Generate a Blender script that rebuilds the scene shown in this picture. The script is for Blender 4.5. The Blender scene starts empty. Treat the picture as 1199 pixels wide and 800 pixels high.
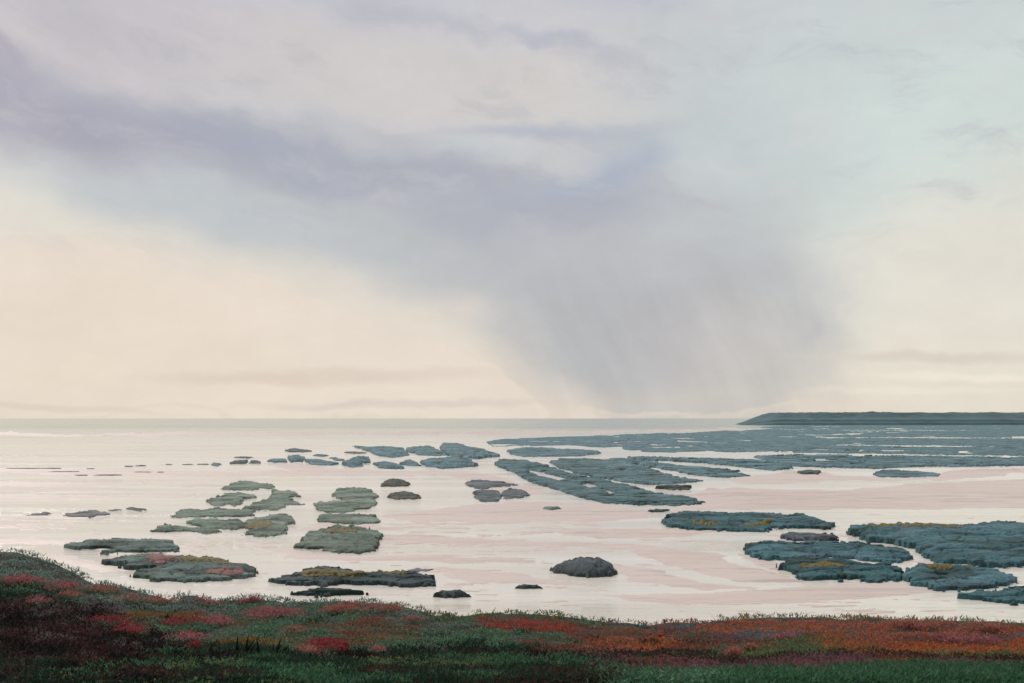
import bpy, math, random
import numpy as np

# ------------------------------------------------------------------ camera, sky, sun, exposure
scn = bpy.context.scene
F, HOR, CX, H = 1166.0, 490.0, 600.0, 5.0          # focal length in px of the 1199 px wide picture, horizon row, centre column, eye height
cam_d = bpy.data.cameras.new('camera')
cam_d.sensor_width = 36.0
cam_d.lens = 36.0 * F / 1199.0
cam_d.shift_y = 90.0 / 1199.0
cam_d.clip_start, cam_d.clip_end = 0.1, 60000
cam = bpy.data.objects.new('camera', cam_d)
scn.collection.objects.link(cam)
cam.location = (0, 0, H)
cam.rotation_euler = (math.radians(90), 0, 0)
scn.camera = cam
scn.view_settings.view_transform = 'Standard'
scn.view_settings.look = 'None'
scn.view_settings.exposure = 0.0
scn.view_settings.gamma = 1.0
scn.cycles.use_denoising = True
scn.cycles.max_bounces = 6

SUN_EL, SUN_AZ = math.radians(42), math.radians(-35)   # ahead and to the left, behind the thin cloud
sun_d = bpy.data.lights.new('sun', 'SUN')
sun_d.energy = 1.5
sun_d.angle = math.radians(14)
sun_d.color = (1.0, 0.95, 0.88)
sun = bpy.data.objects.new('sun', sun_d)
scn.collection.objects.link(sun)
sun.rotation_euler = (math.radians(90) - SUN_EL, 0, math.pi - SUN_AZ)


def lin(c):
    out = []
    for v in c:
        v = v / 255.0
        out.append(v / 12.92 if v <= 0.04045 else ((v + 0.055) / 1.055) ** 2.4)
    return out


world = bpy.data.worlds.new('World')
scn.world = world
world.use_nodes = True
wt = world.node_tree
wn, wl = wt.nodes, wt.links
wn.clear()


def N(t, tree_nodes, **kw):
    n = tree_nodes.new(t)
    for k, v in kw.items():
        setattr(n, k, v)
    return n


def wmath(op, a, b=None):
    n = N('ShaderNodeMath', wn, operation=op)
    for i, v in enumerate((a, b)):
        if v is None:
            continue
        if isinstance(v, (int, float)):
            n.inputs[i].default_value = v
        else:
            wl.new(v, n.inputs[i])
    return n.outputs[0]


def wrange(v, a, b, c, d, smooth=True):
    n = N('ShaderNodeMapRange', wn, interpolation_type='SMOOTHSTEP' if smooth else 'LINEAR')
    wl.new(v, n.inputs['Value'])
    for k, x in zip(('From Min', 'From Max', 'To Min', 'To Max'), (a, b, c, d)):
        n.inputs[k].default_value = x
    return n.outputs['Result']


STR = 0.1
tc = N('ShaderNodeTexCoord', wn)
sep = N('ShaderNodeSeparateXYZ', wn)
wl.new(tc.outputs['Generated'], sep.inputs[0])
dx, dy, dz = sep.outputs
az = wmath('ARCTAN2', dx, dy)
el = wmath('ARCSINE', dz)
comb = N('ShaderNodeCombineXYZ', wn)
wl.new(az, comb.inputs[0])
wl.new(el, comb.inputs[1])


def wnoise(vec, scale, detail, rough, sx=1.0, sy=1.0):
    m = N('ShaderNodeMapping', wn)
    m.inputs['Scale'].default_value = (sx, sy, 1)
    wl.new(vec, m.inputs['Vector'])
    n = N('ShaderNodeTexNoise', wn)
    n.inputs['Scale'].default_value = scale
    n.inputs['Detail'].default_value = detail
    n.inputs['Roughness'].default_value = rough
    wl.new(m.outputs[0], n.inputs['Vector'])
    return n


def wvec(op, a, b):
    n = N('ShaderNodeVectorMath', wn, operation=op)
    for i, v in enumerate((a, b)):
        if isinstance(v, tuple):
            n.inputs[i].default_value = v
        else:
            wl.new(v, n.inputs[i])
    return n.outputs[0]


def warp(vec, scale, amp, sx=1.0, sy=1.0, detail=4):
    n = wnoise(vec, scale, detail, 0.55, sx, sy)
    off = wvec('SUBTRACT', n.outputs['Color'], (0.5, 0.5, 0.5))
    off = wvec('MULTIPLY', off, (amp, amp, 0))
    return wvec('ADD', vec, off)


P_soft = warp(comb.outputs[0], 6.0, 0.10, 1.0, 1.6, 5)
P_fine = warp(comb.outputs[0], 14.0, 0.022, 1.0, 1.5, 5)


def px_dir(x, y):
    a = math.atan((x - CX) / F)
    e = math.atan((HOR - y) / math.hypot(F, x - CX))
    return a, e


# vertical base of the sky, from the horizon up
ramp = N('ShaderNodeValToRGB', wn)
el01 = wrange(el, 0.0, 0.42, 0.0, 1.0, False)
wl.new(el01, ramp.inputs[0])
stops = [(490, (229, 216, 201)), (430, (230, 218, 204)), (350, (229, 219, 206)), (255, (221, 217, 207)),
         (150, (204, 205, 208)), (80, (206, 203, 204)), (10, (198, 198, 205))]
els = ramp.color_ramp.elements
while len(els) < len(stops):
    els.new(0.5)
for e_, (y_, c_) in zip(els, stops):
    e_.position = px_dir(600, y_)[1] / 0.42
    e_.color = lin(c_) + [1]
col = ramp.outputs[0]


def blob(x, y, rx, ry, rot, c, alpha=1.0, hard=0.0, fine=False):
    """one cloud mass: an ellipse of directions, centre and size in degrees of sky"""
    global col
    a, e = px_dir(x, y)
    m = N('ShaderNodeMapping', wn, vector_type='TEXTURE')
    m.inputs['Location'].default_value = (a, e, 0)
    m.inputs['Rotation'].default_value = (0, 0, math.radians(-rot))
    m.inputs['Scale'].default_value = (rx / F, ry / F, 1)
    wl.new(P_fine if fine else P_soft, m.inputs['Vector'])
    ln = N('ShaderNodeVectorMath', wn, operation='LENGTH')
    wl.new(m.outputs[0], ln.inputs[0])
    k = wrange(ln.outputs['Value'], hard, 1.0, alpha, 0.0)
    mx = N('ShaderNodeMix', wn, data_type='RGBA')
    wl.new(k, mx.inputs['Factor'])
    wl.new(col, mx.inputs['A'])
    mx.inputs['B'].default_value = lin(c) + [1]
    col = mx.outputs['Result']


SKY = [
    # broad washes
    (1180, 140, 520, 330, 0, (208, 219, 215), 1.0, 0.25),
    (1000, 10, 480, 110, 0, (201, 206, 207), .6, 0.0),
    (1160, 350, 330, 190, 0, (228, 223, 211), 1.0, 0.2),
    (30, 345, 360, 130, 15, (226, 219, 207), .8, 0.1),
    (80, 20, 380, 110, 5, (189, 184, 191), .8, 0.0),
    (300, 30, 200, 50, 6, (196, 190, 195), .7, 0.0),
    (470, 95, 420, 100, 6, (208, 203, 202), .9, 0.1),
    (100, 75, 240, 36, 12, (207, 200, 201), .8, 0.0),
    (640, 112, 240, 52, 6, (211, 207, 203), .9, 0.1),
    # the body of the shower
    (400, 255, 440, 115, 15, (189, 192, 194), .95, 0.2),
    (210, 232, 280, 66, 14, (192, 197, 201), .85, 0.1),
    (680, 300, 330, 160, 14, (185, 187, 191), .95, 0.25),
    (830, 350, 200, 190, 20, (190, 192, 194), .9, 0.3),
    (770, 410, 240, 125, 8, (183, 184, 186), .95, 0.42),
    (860, 430, 150, 110, 0, (203, 199, 194), .8, 0.2),
    (850, 150, 220, 160, 25, (195, 202, 204), .8, 0.0),
    # dark bands
    (50, 122, 280, 62, 9, (169, 166, 180), 1.0, 0.05),
    (230, 152, 240, 54, 10, (168, 170, 183), .95, 0.05),
    (370, 178, 220, 56, 8, (168, 172, 184), .95, 0.05),
    (480, 214, 240, 50, 8, (172, 175, 186), .95, 0.05),
    (640, 238, 250, 52, -3, (174, 177, 187), .9, 0.1),
    (640, 152, 190, 20, -2, (180, 186, 196), .9, 0.0),
    (725, 190, 105, 56, -22, (174, 181, 194), .85, 0.0),
    (690, 208, 130, 26, -14, (174, 181, 195), .8, 0.1),
    (575, 184, 130, 26, 3, (198, 203, 206), .75, 0.1),
    (460, 165, 90, 40, 20, (192, 193, 197), .6, 0.0),
    (15, 72, 80, 14, 32, (178, 173, 184), .8, 0.0),
    (640, 55, 170, 14, 12, (183, 186, 196), .85, 0.0),
    (480, 18, 220, 16, 10, (187, 188, 196), .8, 0.0),
    (640, 6, 340, 20, 2, (192, 194, 201), .7, 0.0),
    (780, 390, 120, 90, 0, (186, 183, 187), .6, 0.0),
    (800, 470, 230, 40, 0, (205, 199, 191), .55, 0.0),
    (945, 385, 16, 40, 20, (188, 185, 188), .35, 0.0),
]
for s in SKY:
    blob(*s)
# clear wedge of warm light left of the shower, with a sharper edge, then low bars of cloud
for s in [
    (300, 470, 380, 140, 20, (232, 219, 206), .95, 0.92, True),
    (470, 475, 185, 82, 14, (231, 219, 205), .97, 0.95, True),
    (110, 400, 300, 130, 0, (231, 217, 200), .8, 0.1, False),
    (1110, 430, 190, 90, 0, (231, 223, 206), .6, 0.1, False),
    (380, 441, 260, 13, -1, (219, 203, 190), .8, 0.2, True),
    (470, 473, 260, 8, -1, (215, 203, 194), .7, 0.2, True),
    (60, 478, 170, 6, 2, (214, 200, 188), .5, 0.2, True),
    (1090, 418, 180, 9, 1, (217, 207, 195), .8, 0.2, True),
    (1140, 440, 130, 8, 1, (241, 233, 216), .8, 0.2, True),
    (1080, 458, 150, 6, 0, (238, 230, 213), .6, 0.2, True),
    (600, 489, 1300, 6, 0, (222, 212, 196), .6, 0.2, False),
]:
    blob(*s)

# streaks of thinner and thicker cloud, only above the low clear band
m_ = N('ShaderNodeMapping', wn)
m_.inputs['Rotation'].default_value = (0, 0, math.radians(11))
wl.new(P_soft, m_.inputs['Vector'])
stk = wnoise(m_.outputs[0], 7.0, 7, 0.62, 1.0, 3.2)
high = wrange(el, 0.10, 0.24, 0.0, 1.0)
for lo, hi, c_, a_ in ((0.50, 0.70, (180, 179, 188), .42), (0.50, 0.30, (213, 209, 206), .28)):
    k_ = wmath('MULTIPLY', wrange(stk.outputs['Fac'], lo, hi, 0.0, a_), high)
    mx_ = N('ShaderNodeMix', wn, data_type='RGBA')
    wl.new(k_, mx_.inputs['Factor'])
    wl.new(col, mx_.inputs['A'])
    mx_.inputs['B'].default_value = lin(c_) + [1]
    col = mx_.outputs['Result']

# falling rain: faint slanting shafts under the shower
m_ = N('ShaderNodeMapping', wn)
m_.inputs['Rotation'].default_value = (0, 0, math.radians(-25))
wl.new(warp(comb.outputs[0], 5.0, 0.05), m_.inputs['Vector'])
m2_ = N('ShaderNodeMapping', wn)
m2_.inputs['Scale'].default_value = (1, 0.13, 1)
wl.new(m_.outputs[0], m2_.inputs['Vector'])
rn = N('ShaderNodeTexNoise', wn)
rn.inputs['Scale'].default_value = 26
rn.inputs['Detail'].default_value = 5
rn.inputs['Roughness'].default_value = .6
wl.new(m2_.outputs[0], rn.inputs['Vector'])
rmask = wmath('MULTIPLY', wmath('MULTIPLY', wrange(az, -0.06, 0.05, 0, 1), wrange(az, 0.26, 0.44, 1, 0)), wrange(el, 0.09, 0.20, 1, 0))
rfac = wmath('ADD', 1.0, wmath('MULTIPLY', wmath('MULTIPLY', wmath('SUBTRACT', rn.outputs['Fac'], 0.5), 0.30), rmask))

# cloud mottling
n1 = wnoise(comb.outputs[0], 9.0, 6, 0.6, 1.0, 1.9)
n2 = wnoise(comb.outputs[0], 45.0, 4, 0.65, 1.0, 1.2)
f1 = wrange(n1.outputs['Fac'], 0.25, 0.75, 0.955, 1.045, False)
f2 = wrange(n2.outputs['Fac'], 0.25, 0.75, 0.985, 1.015, False)
up = wrange(el, 0.42, 1.15, 1.0, 1.8)                 # unseen sky overhead, brightened to light the ground
back = wrange(dy, -0.5, 0.35, 0.45, 1.0)              # unseen sky behind the viewer, dimmed to keep rock fronts in shade
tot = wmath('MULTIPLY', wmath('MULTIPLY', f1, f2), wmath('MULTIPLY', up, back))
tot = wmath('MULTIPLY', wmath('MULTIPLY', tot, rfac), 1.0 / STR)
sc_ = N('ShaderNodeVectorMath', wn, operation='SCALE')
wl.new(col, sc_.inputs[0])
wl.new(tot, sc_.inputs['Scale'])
nishita = N('ShaderNodeTexSky', wn, sky_type='NISHITA')
nishita.sun_disc = False
nishita.sun_elevation = SUN_EL
nishita.sun_rotation = SUN_AZ
mixs = N('ShaderNodeMix', wn, data_type='RGBA')
mixs.inputs['Factor'].default_value = 0.97            # cloud cover
wl.new(nishita.outputs[0], mixs.inputs['A'])
wl.new(sc_.outputs[0], mixs.inputs['B'])
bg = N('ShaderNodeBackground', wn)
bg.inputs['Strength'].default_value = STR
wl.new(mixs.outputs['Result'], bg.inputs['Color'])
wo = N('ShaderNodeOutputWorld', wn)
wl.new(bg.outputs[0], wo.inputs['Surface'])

# ------------------------------------------------------------------ helpers
rng = np.random.default_rng(7)


def hash2(ix, iy, seed):
    h = (ix.astype(np.int64) * 374761393 + iy.astype(np.int64) * 668265263 + seed * 974634777) & 0xFFFFFFFF
    h = ((h ^ (h >> 13)) * 1274126177) & 0xFFFFFFFF
    h = (h ^ (h >> 16)) & 0xFFFFFFFF
    return h / 4294967295.0


def vnoise(x, y, seed=0):
    x = np.asarray(x, float)
    y = np.asarray(y, float)
    ix, iy = np.floor(x), np.floor(y)
    fx, fy = x - ix, y - iy
    fx = fx * fx * fx * (fx * (fx * 6 - 15) + 10)
    fy = fy * fy * fy * (fy * (fy * 6 - 15) + 10)
    a, b = hash2(ix, iy, seed), hash2(ix + 1, iy, seed)
    c, d = hash2(ix, iy + 1, seed), hash2(ix + 1, iy + 1, seed)
    return (a + (b - a) * fx) * (1 - fy) + (c + (d - c) * fx) * fy


def fbm(x, y, seed=0, octv=4):
    """about -1..1"""
    s, a, t = 0.0, 1.0, 0.0
    for o in range(octv):
        s = s + a * (vnoise(x * 2 ** o + 17.3 * o, y * 2 ** o - 9.1 * o, seed + o) * 2 - 1)
        t += a
        a *= 0.55
    return s / t * 1.6


def sstep(a, b, v):
    t = np.clip((v - a) / (b - a), 0, 1)
    return t * t * (3 - 2 * t)


def sdf(poly, x, y):
    """signed distance to a closed polygon, positive inside"""
    p = np.asarray(poly, float)
    q = np.roll(p, -1, 0)
    d = np.full(x.shape, 1e18)
    inside = np.zeros(x.shape, bool)
    for (x0, y0), (x1, y1) in zip(p, q):
        ex, ey = x1 - x0, y1 - y0
        t = np.clip(((x - x0) * ex + (y - y0) * ey) / (ex * ex + ey * ey + 1e-12), 0, 1)
        d = np.minimum(d, (x - x0 - t * ex) ** 2 + (y - y0 - t * ey) ** 2)
        c = (y0 <= y) != (y1 <= y)
        if abs(ey) > 1e-12:
            inside ^= c & (x < x0 + (y - y0) / ey * ex)
    d = np.sqrt(d)
    return np.where(inside, d, -d)


def mesh_obj(name, verts, faces, mat=None, parent=None, smooth=True, color=None):
    """faces: (n,4) or (n,3) int array"""
    me = bpy.data.meshes.new(name)
    verts = np.ascontiguousarray(verts, np.float32)
    faces = np.ascontiguousarray(faces, np.int32)
    k = faces.shape[1]
    me.vertices.add(len(verts))
    me.vertices.foreach_set('co', verts.ravel())
    me.loops.add(faces.size)
    me.loops.foreach_set('vertex_index', faces.ravel())
    me.polygons.add(len(faces))
    me.polygons.foreach_set('loop_start', np.arange(0, faces.size, k, dtype=np.int32))
    me.polygons.foreach_set('loop_total', np.full(len(faces), k, np.int32))
    me.polygons.foreach_set('use_smooth', np.full(len(faces), smooth, bool))
    if color is not None:
        at = me.color_attributes.new('tint', 'FLOAT_COLOR', 'POINT')
        rgba = np.ones((len(verts), 4), np.float32)
        rgba[:, :3] = color
        at.data.foreach_set('color', rgba.ravel())
    me.update()
    me.validate()
    o = bpy.data.objects.new(name, me)
    scn.collection.objects.link(o)
    if mat:
        me.materials.append(mat)
    if parent:
        o.parent = parent
    return o


def grid_faces(nr, nc, keep=None):
    i = np.arange(nr * nc).reshape(nr, nc)
    f = np.stack([i[:-1, :-1], i[:-1, 1:], i[1:, 1:], i[1:, :-1]], -1).reshape(-1, 4)
    if keep is not None:
        f = f[keep.reshape(-1)]
    return f


def compact(verts, faces, extra=None):
    used = np.unique(faces)
    m = np.full(len(verts), -1, np.int64)
    m[used] = np.arange(len(used))
    return verts[used], m[faces], (None if extra is None else extra[used])


def ground(x, y, z=0.0):
    """ray through picture point (x, y) met with the level z"""
    Y = (H - z) * F / (y - HOR)
    return (x - CX) / F * Y, Y


def tag(o, label=None, cat=None, group=None, kind=None):
    if label:
        o['label'] = label
    if cat:
        o['category'] = cat
    if group:
        o['group'] = group
    if kind:
        o['kind'] = kind
    return o


# ------------------------------------------------------------------ materials
def new_mat(name):
    m = bpy.data.materials.new(name)
    m.use_nodes = True
    t = m.node_tree
    b = t.nodes['Principled BSDF']
    return m, t.nodes, t.links, b


def tex_noise(n, l, vec, scale, detail=5, rough=.6, sc=(1, 1, 1)):
    mp = n.new('ShaderNodeMapping')
    mp.inputs['Scale'].default_value = sc
    l.new(vec, mp.inputs['Vector'])
    t = n.new('ShaderNodeTexNoise')
    t.inputs['Scale'].default_value = scale
    t.inputs['Detail'].default_value = detail
    t.inputs['Roughness'].default_value = rough
    l.new(mp.outputs[0], t.inputs['Vector'])
    return t.outputs['Fac']


def mapr(n, l, v, a, b, c=0., d=1.):
    m = n.new('ShaderNodeMapRange')
    l.new(v, m.inputs['Value'])
    for k, x in zip(('From Min', 'From Max', 'To Min', 'To Max'), (a, b, c, d)):
        m.inputs[k].default_value = x
    return m.outputs['Result']


def mixc(n, l, f, a, b, mode='MIX'):
    m = n.new('ShaderNodeMix')
    m.data_type = 'RGBA'
    m.blend_type = mode
    for k, v in (('Factor', f), ('A', a), ('B', b)):
        if isinstance(v, (int, float)):
            m.inputs[k].default_value = v
        elif isinstance(v, (tuple, list)):
            m.inputs[k].default_value = tuple(v) + ((1,) if len(v) == 3 else ())
        else:
            l.new(v, m.inputs[k])
    return m.outputs['Result']


def bump(n, l, b, h, strength, dist):
    bp = n.new('ShaderNodeBump')
    bp.inputs['Strength'].default_value = strength
    bp.inputs['Distance'].default_value = dist
    l.new(h, bp.inputs['Height'])
    l.new(bp.outputs[0], b.inputs['Normal'])


def rock_material():
    m, n, l, b = new_mat('weedy_rock')
    geo = n.new('ShaderNodeNewGeometry').outputs['Position']
    oi = n.new('ShaderNodeObjectInfo')
    big = tex_noise(n, l, geo, .8, 6, .68, (.35, 1.1, 2.5))
    fine = tex_noise(n, l, geo, 9, 6, .7)
    k1 = mapr(n, l, big, .34, .66, .5, 1.5)
    k2 = mapr(n, l, fine, .3, .7, .55, 1.45)
    mul = n.new('ShaderNodeMath')
    mul.operation = 'MULTIPLY'
    l.new(k1, mul.inputs[0])
    l.new(k2, mul.inputs[1])
    v = n.new('ShaderNodeVectorMath')
    v.operation = 'SCALE'
    l.new(oi.outputs['Color'], v.inputs[0])
    l.new(mul.outputs[0], v.inputs['Scale'])
    hue = tex_noise(n, l, geo, .55, 4, .6)
    c = mixc(n, l, mapr(n, l, hue, .50, .60, 0, .75), v.outputs[0], (.028, .050, .036))          # dark weed mats
    bare = tex_noise(n, l, geo, .42, 6, .7, (.5, 1, 1))
    lift = n.new('ShaderNodeVectorMath')
    lift.operation = 'MULTIPLY_ADD'
    l.new(v.outputs[0], lift.inputs[0])
    lift.inputs[1].default_value = (1.25, 1.15, 1.2)
    lift.inputs[2].default_value = (.045, .05, .06)
    c = mixc(n, l, mapr(n, l, bare, .53, .60, 0, .8), c, lift.outputs[0])                           # paler bare rock
    l.new(c, b.inputs['Base Color'])
    l.new(mapr(n, l, fine, .3, .7, .5, .8), b.inputs['Roughness'])
    b.inputs['Specular IOR Level'].default_value = .22
    hsum = n.new('ShaderNodeMath')
    hsum.operation = 'ADD'
    l.new(fine, hsum.inputs[0])
    l.new(tex_noise(n, l, geo, 30, 4, .7), hsum.inputs[1])
    bump(n, l, b, hsum.outputs[0], 1.0, .08)
    return m


def weed_material(name, c1, c2):
    m, n, l, b = new_mat(name)
    geo = n.new('ShaderNodeNewGeometry').outputs['Position']
    f = tex_noise(n, l, geo, 7, 5, .7)
    l.new(mixc(n, l, mapr(n, l, f, .35, .65), c1, c2), b.inputs['Base Color'])
    b.inputs['Roughness'].default_value = .6
    b.inputs['Specular IOR Level'].default_value = .3
    bump(n, l, b, tex_noise(n, l, geo, 25, 4, .7), .9, .04)
    return m


def sand_material():
    m, n, l, b = new_mat('wet_sand')
    geo = n.new('ShaderNodeNewGeometry').outputs['Position']
    big = tex_noise(n, l, geo, .25, 5, .6, (.35, 1, 1))
    fine = tex_noise(n, l, geo, 6, 5, .7, (.3, 1, 1))
    c = mixc(n, l, mapr(n, l, big, .3, .7), (.65, .52, .445), (.74, .61, .53))
    c = mixc(n, l, mapr(n, l, fine, .55, .75, 0, .35), c, (.52, .43, .39))
    wear = tex_noise(n, l, geo, 1.1, 6, .75, (.22, 1, 1))
    zone = tex_noise(n, l, geo, .09, 3, .5, (.4, 1, 1))
    mm = n.new('ShaderNodeMath')
    mm.operation = 'MULTIPLY'
    l.new(mapr(n, l, wear, .50, .57), mm.inputs[0])
    l.new(mapr(n, l, zone, .46, .58, 0, .6), mm.inputs[1])
    c = mixc(n, l, mm.outputs[0], c, (.42, .34, .29))       # dark silt left in the ripples
    l.new(c, b.inputs['Base Color'])
    l.new(mapr(n, l, big, .3, .7, .55, .38), b.inputs['Roughness'])
    wv = n.new('ShaderNodeTexWave')                                  # ripple marks
    wv.bands_direction = 'Y'
    wv.inputs['Scale'].default_value = 1.6
    wv.inputs['Distortion'].default_value = 9
    wv.inputs['Detail'].default_value = 3
    wv.inputs['Detail Scale'].default_value = .6
    l.new(geo, wv.inputs['Vector'])
    hs = n.new('ShaderNodeMath')
    hs.operation = 'MULTIPLY_ADD'
    l.new(wv.outputs['Fac'], hs.inputs[0])
    hs.inputs[1].default_value = .5
    l.new(fine, hs.inputs[2])
    bump(n, l, b, hs.outputs[0], .6, .04)
    return m


def water_material():
    m, n, l, b = new_mat('shallow_water')
    geo = n.new('ShaderNodeNewGeometry').outputs['Position']
    sp = n.new('ShaderNodeSeparateXYZ')
    l.new(geo, sp.inputs[0])
    wob = tex_noise(n, l, geo, .012, 4, .6, (.25, 1, 1))
    add = n.new('ShaderNodeMath')
    add.operation = 'MULTIPLY_ADD'
    l.new(wob, add.inputs[0])
    add.inputs[1].default_value = 160
    l.new(sp.outputs['Y'], add.inputs[2])
    deep = mapr(n, l, add.outputs[0], 200, 620)                      # the water deepens and turns green offshore
    streak = tex_noise(n, l, geo, .22, 6, .65, (.12, 1, 1))
    shal = mixc(n, l, mapr(n, l, streak, .35, .65), (.77, .71, .59), (.87, .82, .71))
    far = mixc(n, l, mapr(n, l, tex_noise(n, l, geo, .004, 5, .6, (.15, 1, 1)), .35, .65), (.22, .31, .25), (.44, .48, .37))
    l.new(mixc(n, l, deep, shal, far), b.inputs['Base Color'])
    b.inputs['IOR'].default_value = 1.33
    l.new(mapr(n, l, streak, .35, .65, .08, .24), b.inputs['Roughness'])
    rip = tex_noise(n, l, geo, 1.6, 5, .6, (.22, 1, 1))
    rip2 = tex_noise(n, l, geo, 9, 3, .6, (.25, 1, 1))
    s = n.new('ShaderNodeMath')
    s.operation = 'MULTIPLY_ADD'
    l.new(rip2, s.inputs[0])
    s.inputs[1].default_value = .3
    l.new(rip, s.inputs[2])
    cat_ = tex_noise(n, l, geo, .075, 4, .6, (.35, 1, 1))           # cat's paws: patches of wind ripple
    g = n.new('ShaderNodeMath')
    g.operation = 'MULTIPLY'
    l.new(tex_noise(n, l, geo, 3.2, 5, .7, (.2, 1, 1)), g.inputs[0])
    l.new(mapr(n, l, cat_, .50, .60, 0, 3.0), g.inputs[1])
    s2 = n.new('ShaderNodeMath')
    s2.operation = 'ADD'
    l.new(s.outputs[0], s2.inputs[0])
    l.new(g.outputs[0], s2.inputs[1])
    s = s2
    bump(n, l, b, s.outputs[0], .7, .05)
    return m


def tint_material(name, rough=.7, trans=True):
    m, n, l, b = new_mat(name)
    a = n.new('ShaderNodeAttribute')
    a.attribute_name = 'tint'
    l.new(a.outputs['Color'], b.inputs['Base Color'])
    b.inputs['Roughness'].default_value = rough
    b.inputs['Specular IOR Level'].default_value = .12
    tr = n.new('ShaderNodeBsdfTranslucent')                 # light passes through thin leaves
    l.new(a.outputs['Color'], tr.inputs['Color'])
    mx = n.new('ShaderNodeMixShader')
    mx.inputs[0].default_value = .5
    l.new(b.outputs[0], mx.inputs[1])
    l.new(tr.outputs[0], mx.inputs[2])
    l.new(mx.outputs[0], n['Material Output'].inputs['Surface'])
    return m


def soil_material():
    m, n, l, b = new_mat('peaty_soil')
    geo = n.new('ShaderNodeNewGeometry').outputs['Position']
    f = tex_noise(n, l, geo, 5, 6, .7)
    l.new(mixc(n, l, mapr(n, l, f, .35, .65), (.016, .020, .012), (.04, .032, .02)), b.inputs['Base Color'])
    b.inputs['Roughness'].default_value = .95
    bump(n, l, b, tex_noise(n, l, geo, 18, 5, .7), .8, .05)
    return m


def headland_material():
    m, n, l, b = new_mat('headland_turf')
    geo = n.new('ShaderNodeNewGeometry').outputs['Position']
    sp = n.new('ShaderNodeSeparateXYZ')
    l.new(geo, sp.inputs[0])
    band = tex_noise(n, l, geo, .5, 3, .5, (.006, .0, 1.1))
    f = tex_noise(n, l, geo, .05, 6, .65)
    c = mixc(n, l, mapr(n, l, f, .35, .65), (.05, .11, .12), (.085, .155, .165))
    c = mixc(n, l, mapr(n, l, band, .50, .60, 0, .22), c, (.17, .26, .23))
    l.new(c, b.inputs['Base Color'])
    b.inputs['Roughness'].default_value = .9
    bump(n, l, b, f, .6, 1.0)
    return m


M_ROCK = rock_material()
M_WRACK = weed_material('yellow_wrack', (.20, .13, .012), (.09, .085, .015))
M_PINKWEED = weed_material('pink_weed', (.28, .11, .09), (.20, .07, .055))
M_SAND = sand_material()
M_WATER = water_material()
M_LEAF = tint_material('heath_leaves')
M_SOIL = soil_material()
M_HEAD = headland_material()

# ------------------------------------------------------------------ sea and sand
xs = np.array([-30000, -3000, -600, -150, 0, 150, 600, 3000, 30000.])
ys = np.array([-40, 12, 40, 120, 400, 1200, 5000, 40000.])
XX, YY = np.meshgrid(xs, ys)
tag(mesh_obj('sea', np.stack([XX, YY, np.zeros_like(XX)], -1).reshape(-1, 3), grid_faces(len(ys), len(xs)), M_WATER), kind='structure')

BARS = [
    [(785, 600), (800, 582), (830, 572), (900, 571), (1000, 573), (1080, 566), (1199, 561), (1420, 560), (1420, 594), (1199, 594), (1100, 596), (950, 597), (830, 598)],
    [(850, 562), (900, 555), (930, 551), (1060, 560), (1120, 549), (1199, 548), (1420, 546), (1420, 553), (1199, 554), (1100, 564), (1000, 562), (930, 566), (870, 568)],
    [(440, 606), (500, 597), (560, 590), (610, 587), (700, 590), (770, 596), (760, 607), (690, 612), (560, 613), (500, 611)],
    [(640, 621), (700, 618), (800, 619), (862, 621), (800, 629), (700, 630), (660, 626)],
    [(440, 624), (500, 626), (600, 633), (720, 636), (790, 641), (850, 650), (830, 656), (760, 644), (650, 641), (520, 638), (440, 635)],
    [(735, 646), (765, 641), (830, 652), (900, 668), (945, 682), (860, 680), (790, 666)],
    [(850, 645), (890, 655), (935, 662), (965, 681), (905, 668)],
    [(700, 655), (760, 667), (830, 682), (900, 688), (820, 691), (740, 680)],
    [(510, 664), (560, 667), (650, 677), (710, 689), (640, 685), (560, 682), (520, 676)],
    [(700, 698), (850, 691), (960, 685), (1060, 683), (1110, 695), (1000, 702), (900, 708), (780, 708)],
    [(-300, 547), (0, 548), (100, 547), (250, 552), (400, 551), (440, 554), (350, 559), (200, 560), (60, 557), (0, 554), (-300, 556)],
    [(-300, 577), (0, 578), (120, 579), (230, 577), (220, 583), (60, 585), (0, 584), (-300, 584)],
    [(-300, 504), (0, 505), (100, 509), (200, 505), (420, 506), (700, 504), (860, 501), (880, 503), (600, 509), (300, 510), (100, 511), (-300, 510)],
    [(480, 549), (560, 553), (640, 575), (600, 590), (540, 560)],
    [(110, 655), (160, 668), (120, 672), (60, 655), (20, 645)],
    [(-300, 562), (0, 563), (200, 568), (330, 566), (250, 571), (80, 570), (-300, 568)],
    [(30, 628), (160, 634), (80, 638), (-300, 634), (-300, 626)],
    [(300, 640), (420, 652), (520, 650), (640, 656), (600, 660), (420, 658), (330, 655)],
    [(300, 540), (450, 552), (560, 551), (480, 558), (360, 556)],
]
gx = np.arange(-330, 1530.1, 2.5)
gy = np.concatenate([np.arange(499.0, 560, .45), np.arange(560, 790, .8)])
PX, PY = np.meshgrid(gx, gy)
WX, WY = ground(PX, PY)
nzx = fbm(PX / 60, PY / 9, 3, 5)
nzy = fbm(PX / 45, PY / 7, 31, 5)
best = np.full(PX.shape, -1e9)
for b_ in BARS:
    d_ = sdf([(x, y * 3) for x, y in b_], PX + nzx * 9, (PY + nzy * 1.6) * 3)
    best = np.maximum(best, d_)
best = best / 3 + .9 * fbm(PX / 18, PY / 2.2, 77, 4)
sz = -.05 + .055 * sstep(-1.2, .5, best) + .03 * sstep(.3, 5, best) + .006 * fbm(WX * .8, WY * 2.0, 12, 4)
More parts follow.
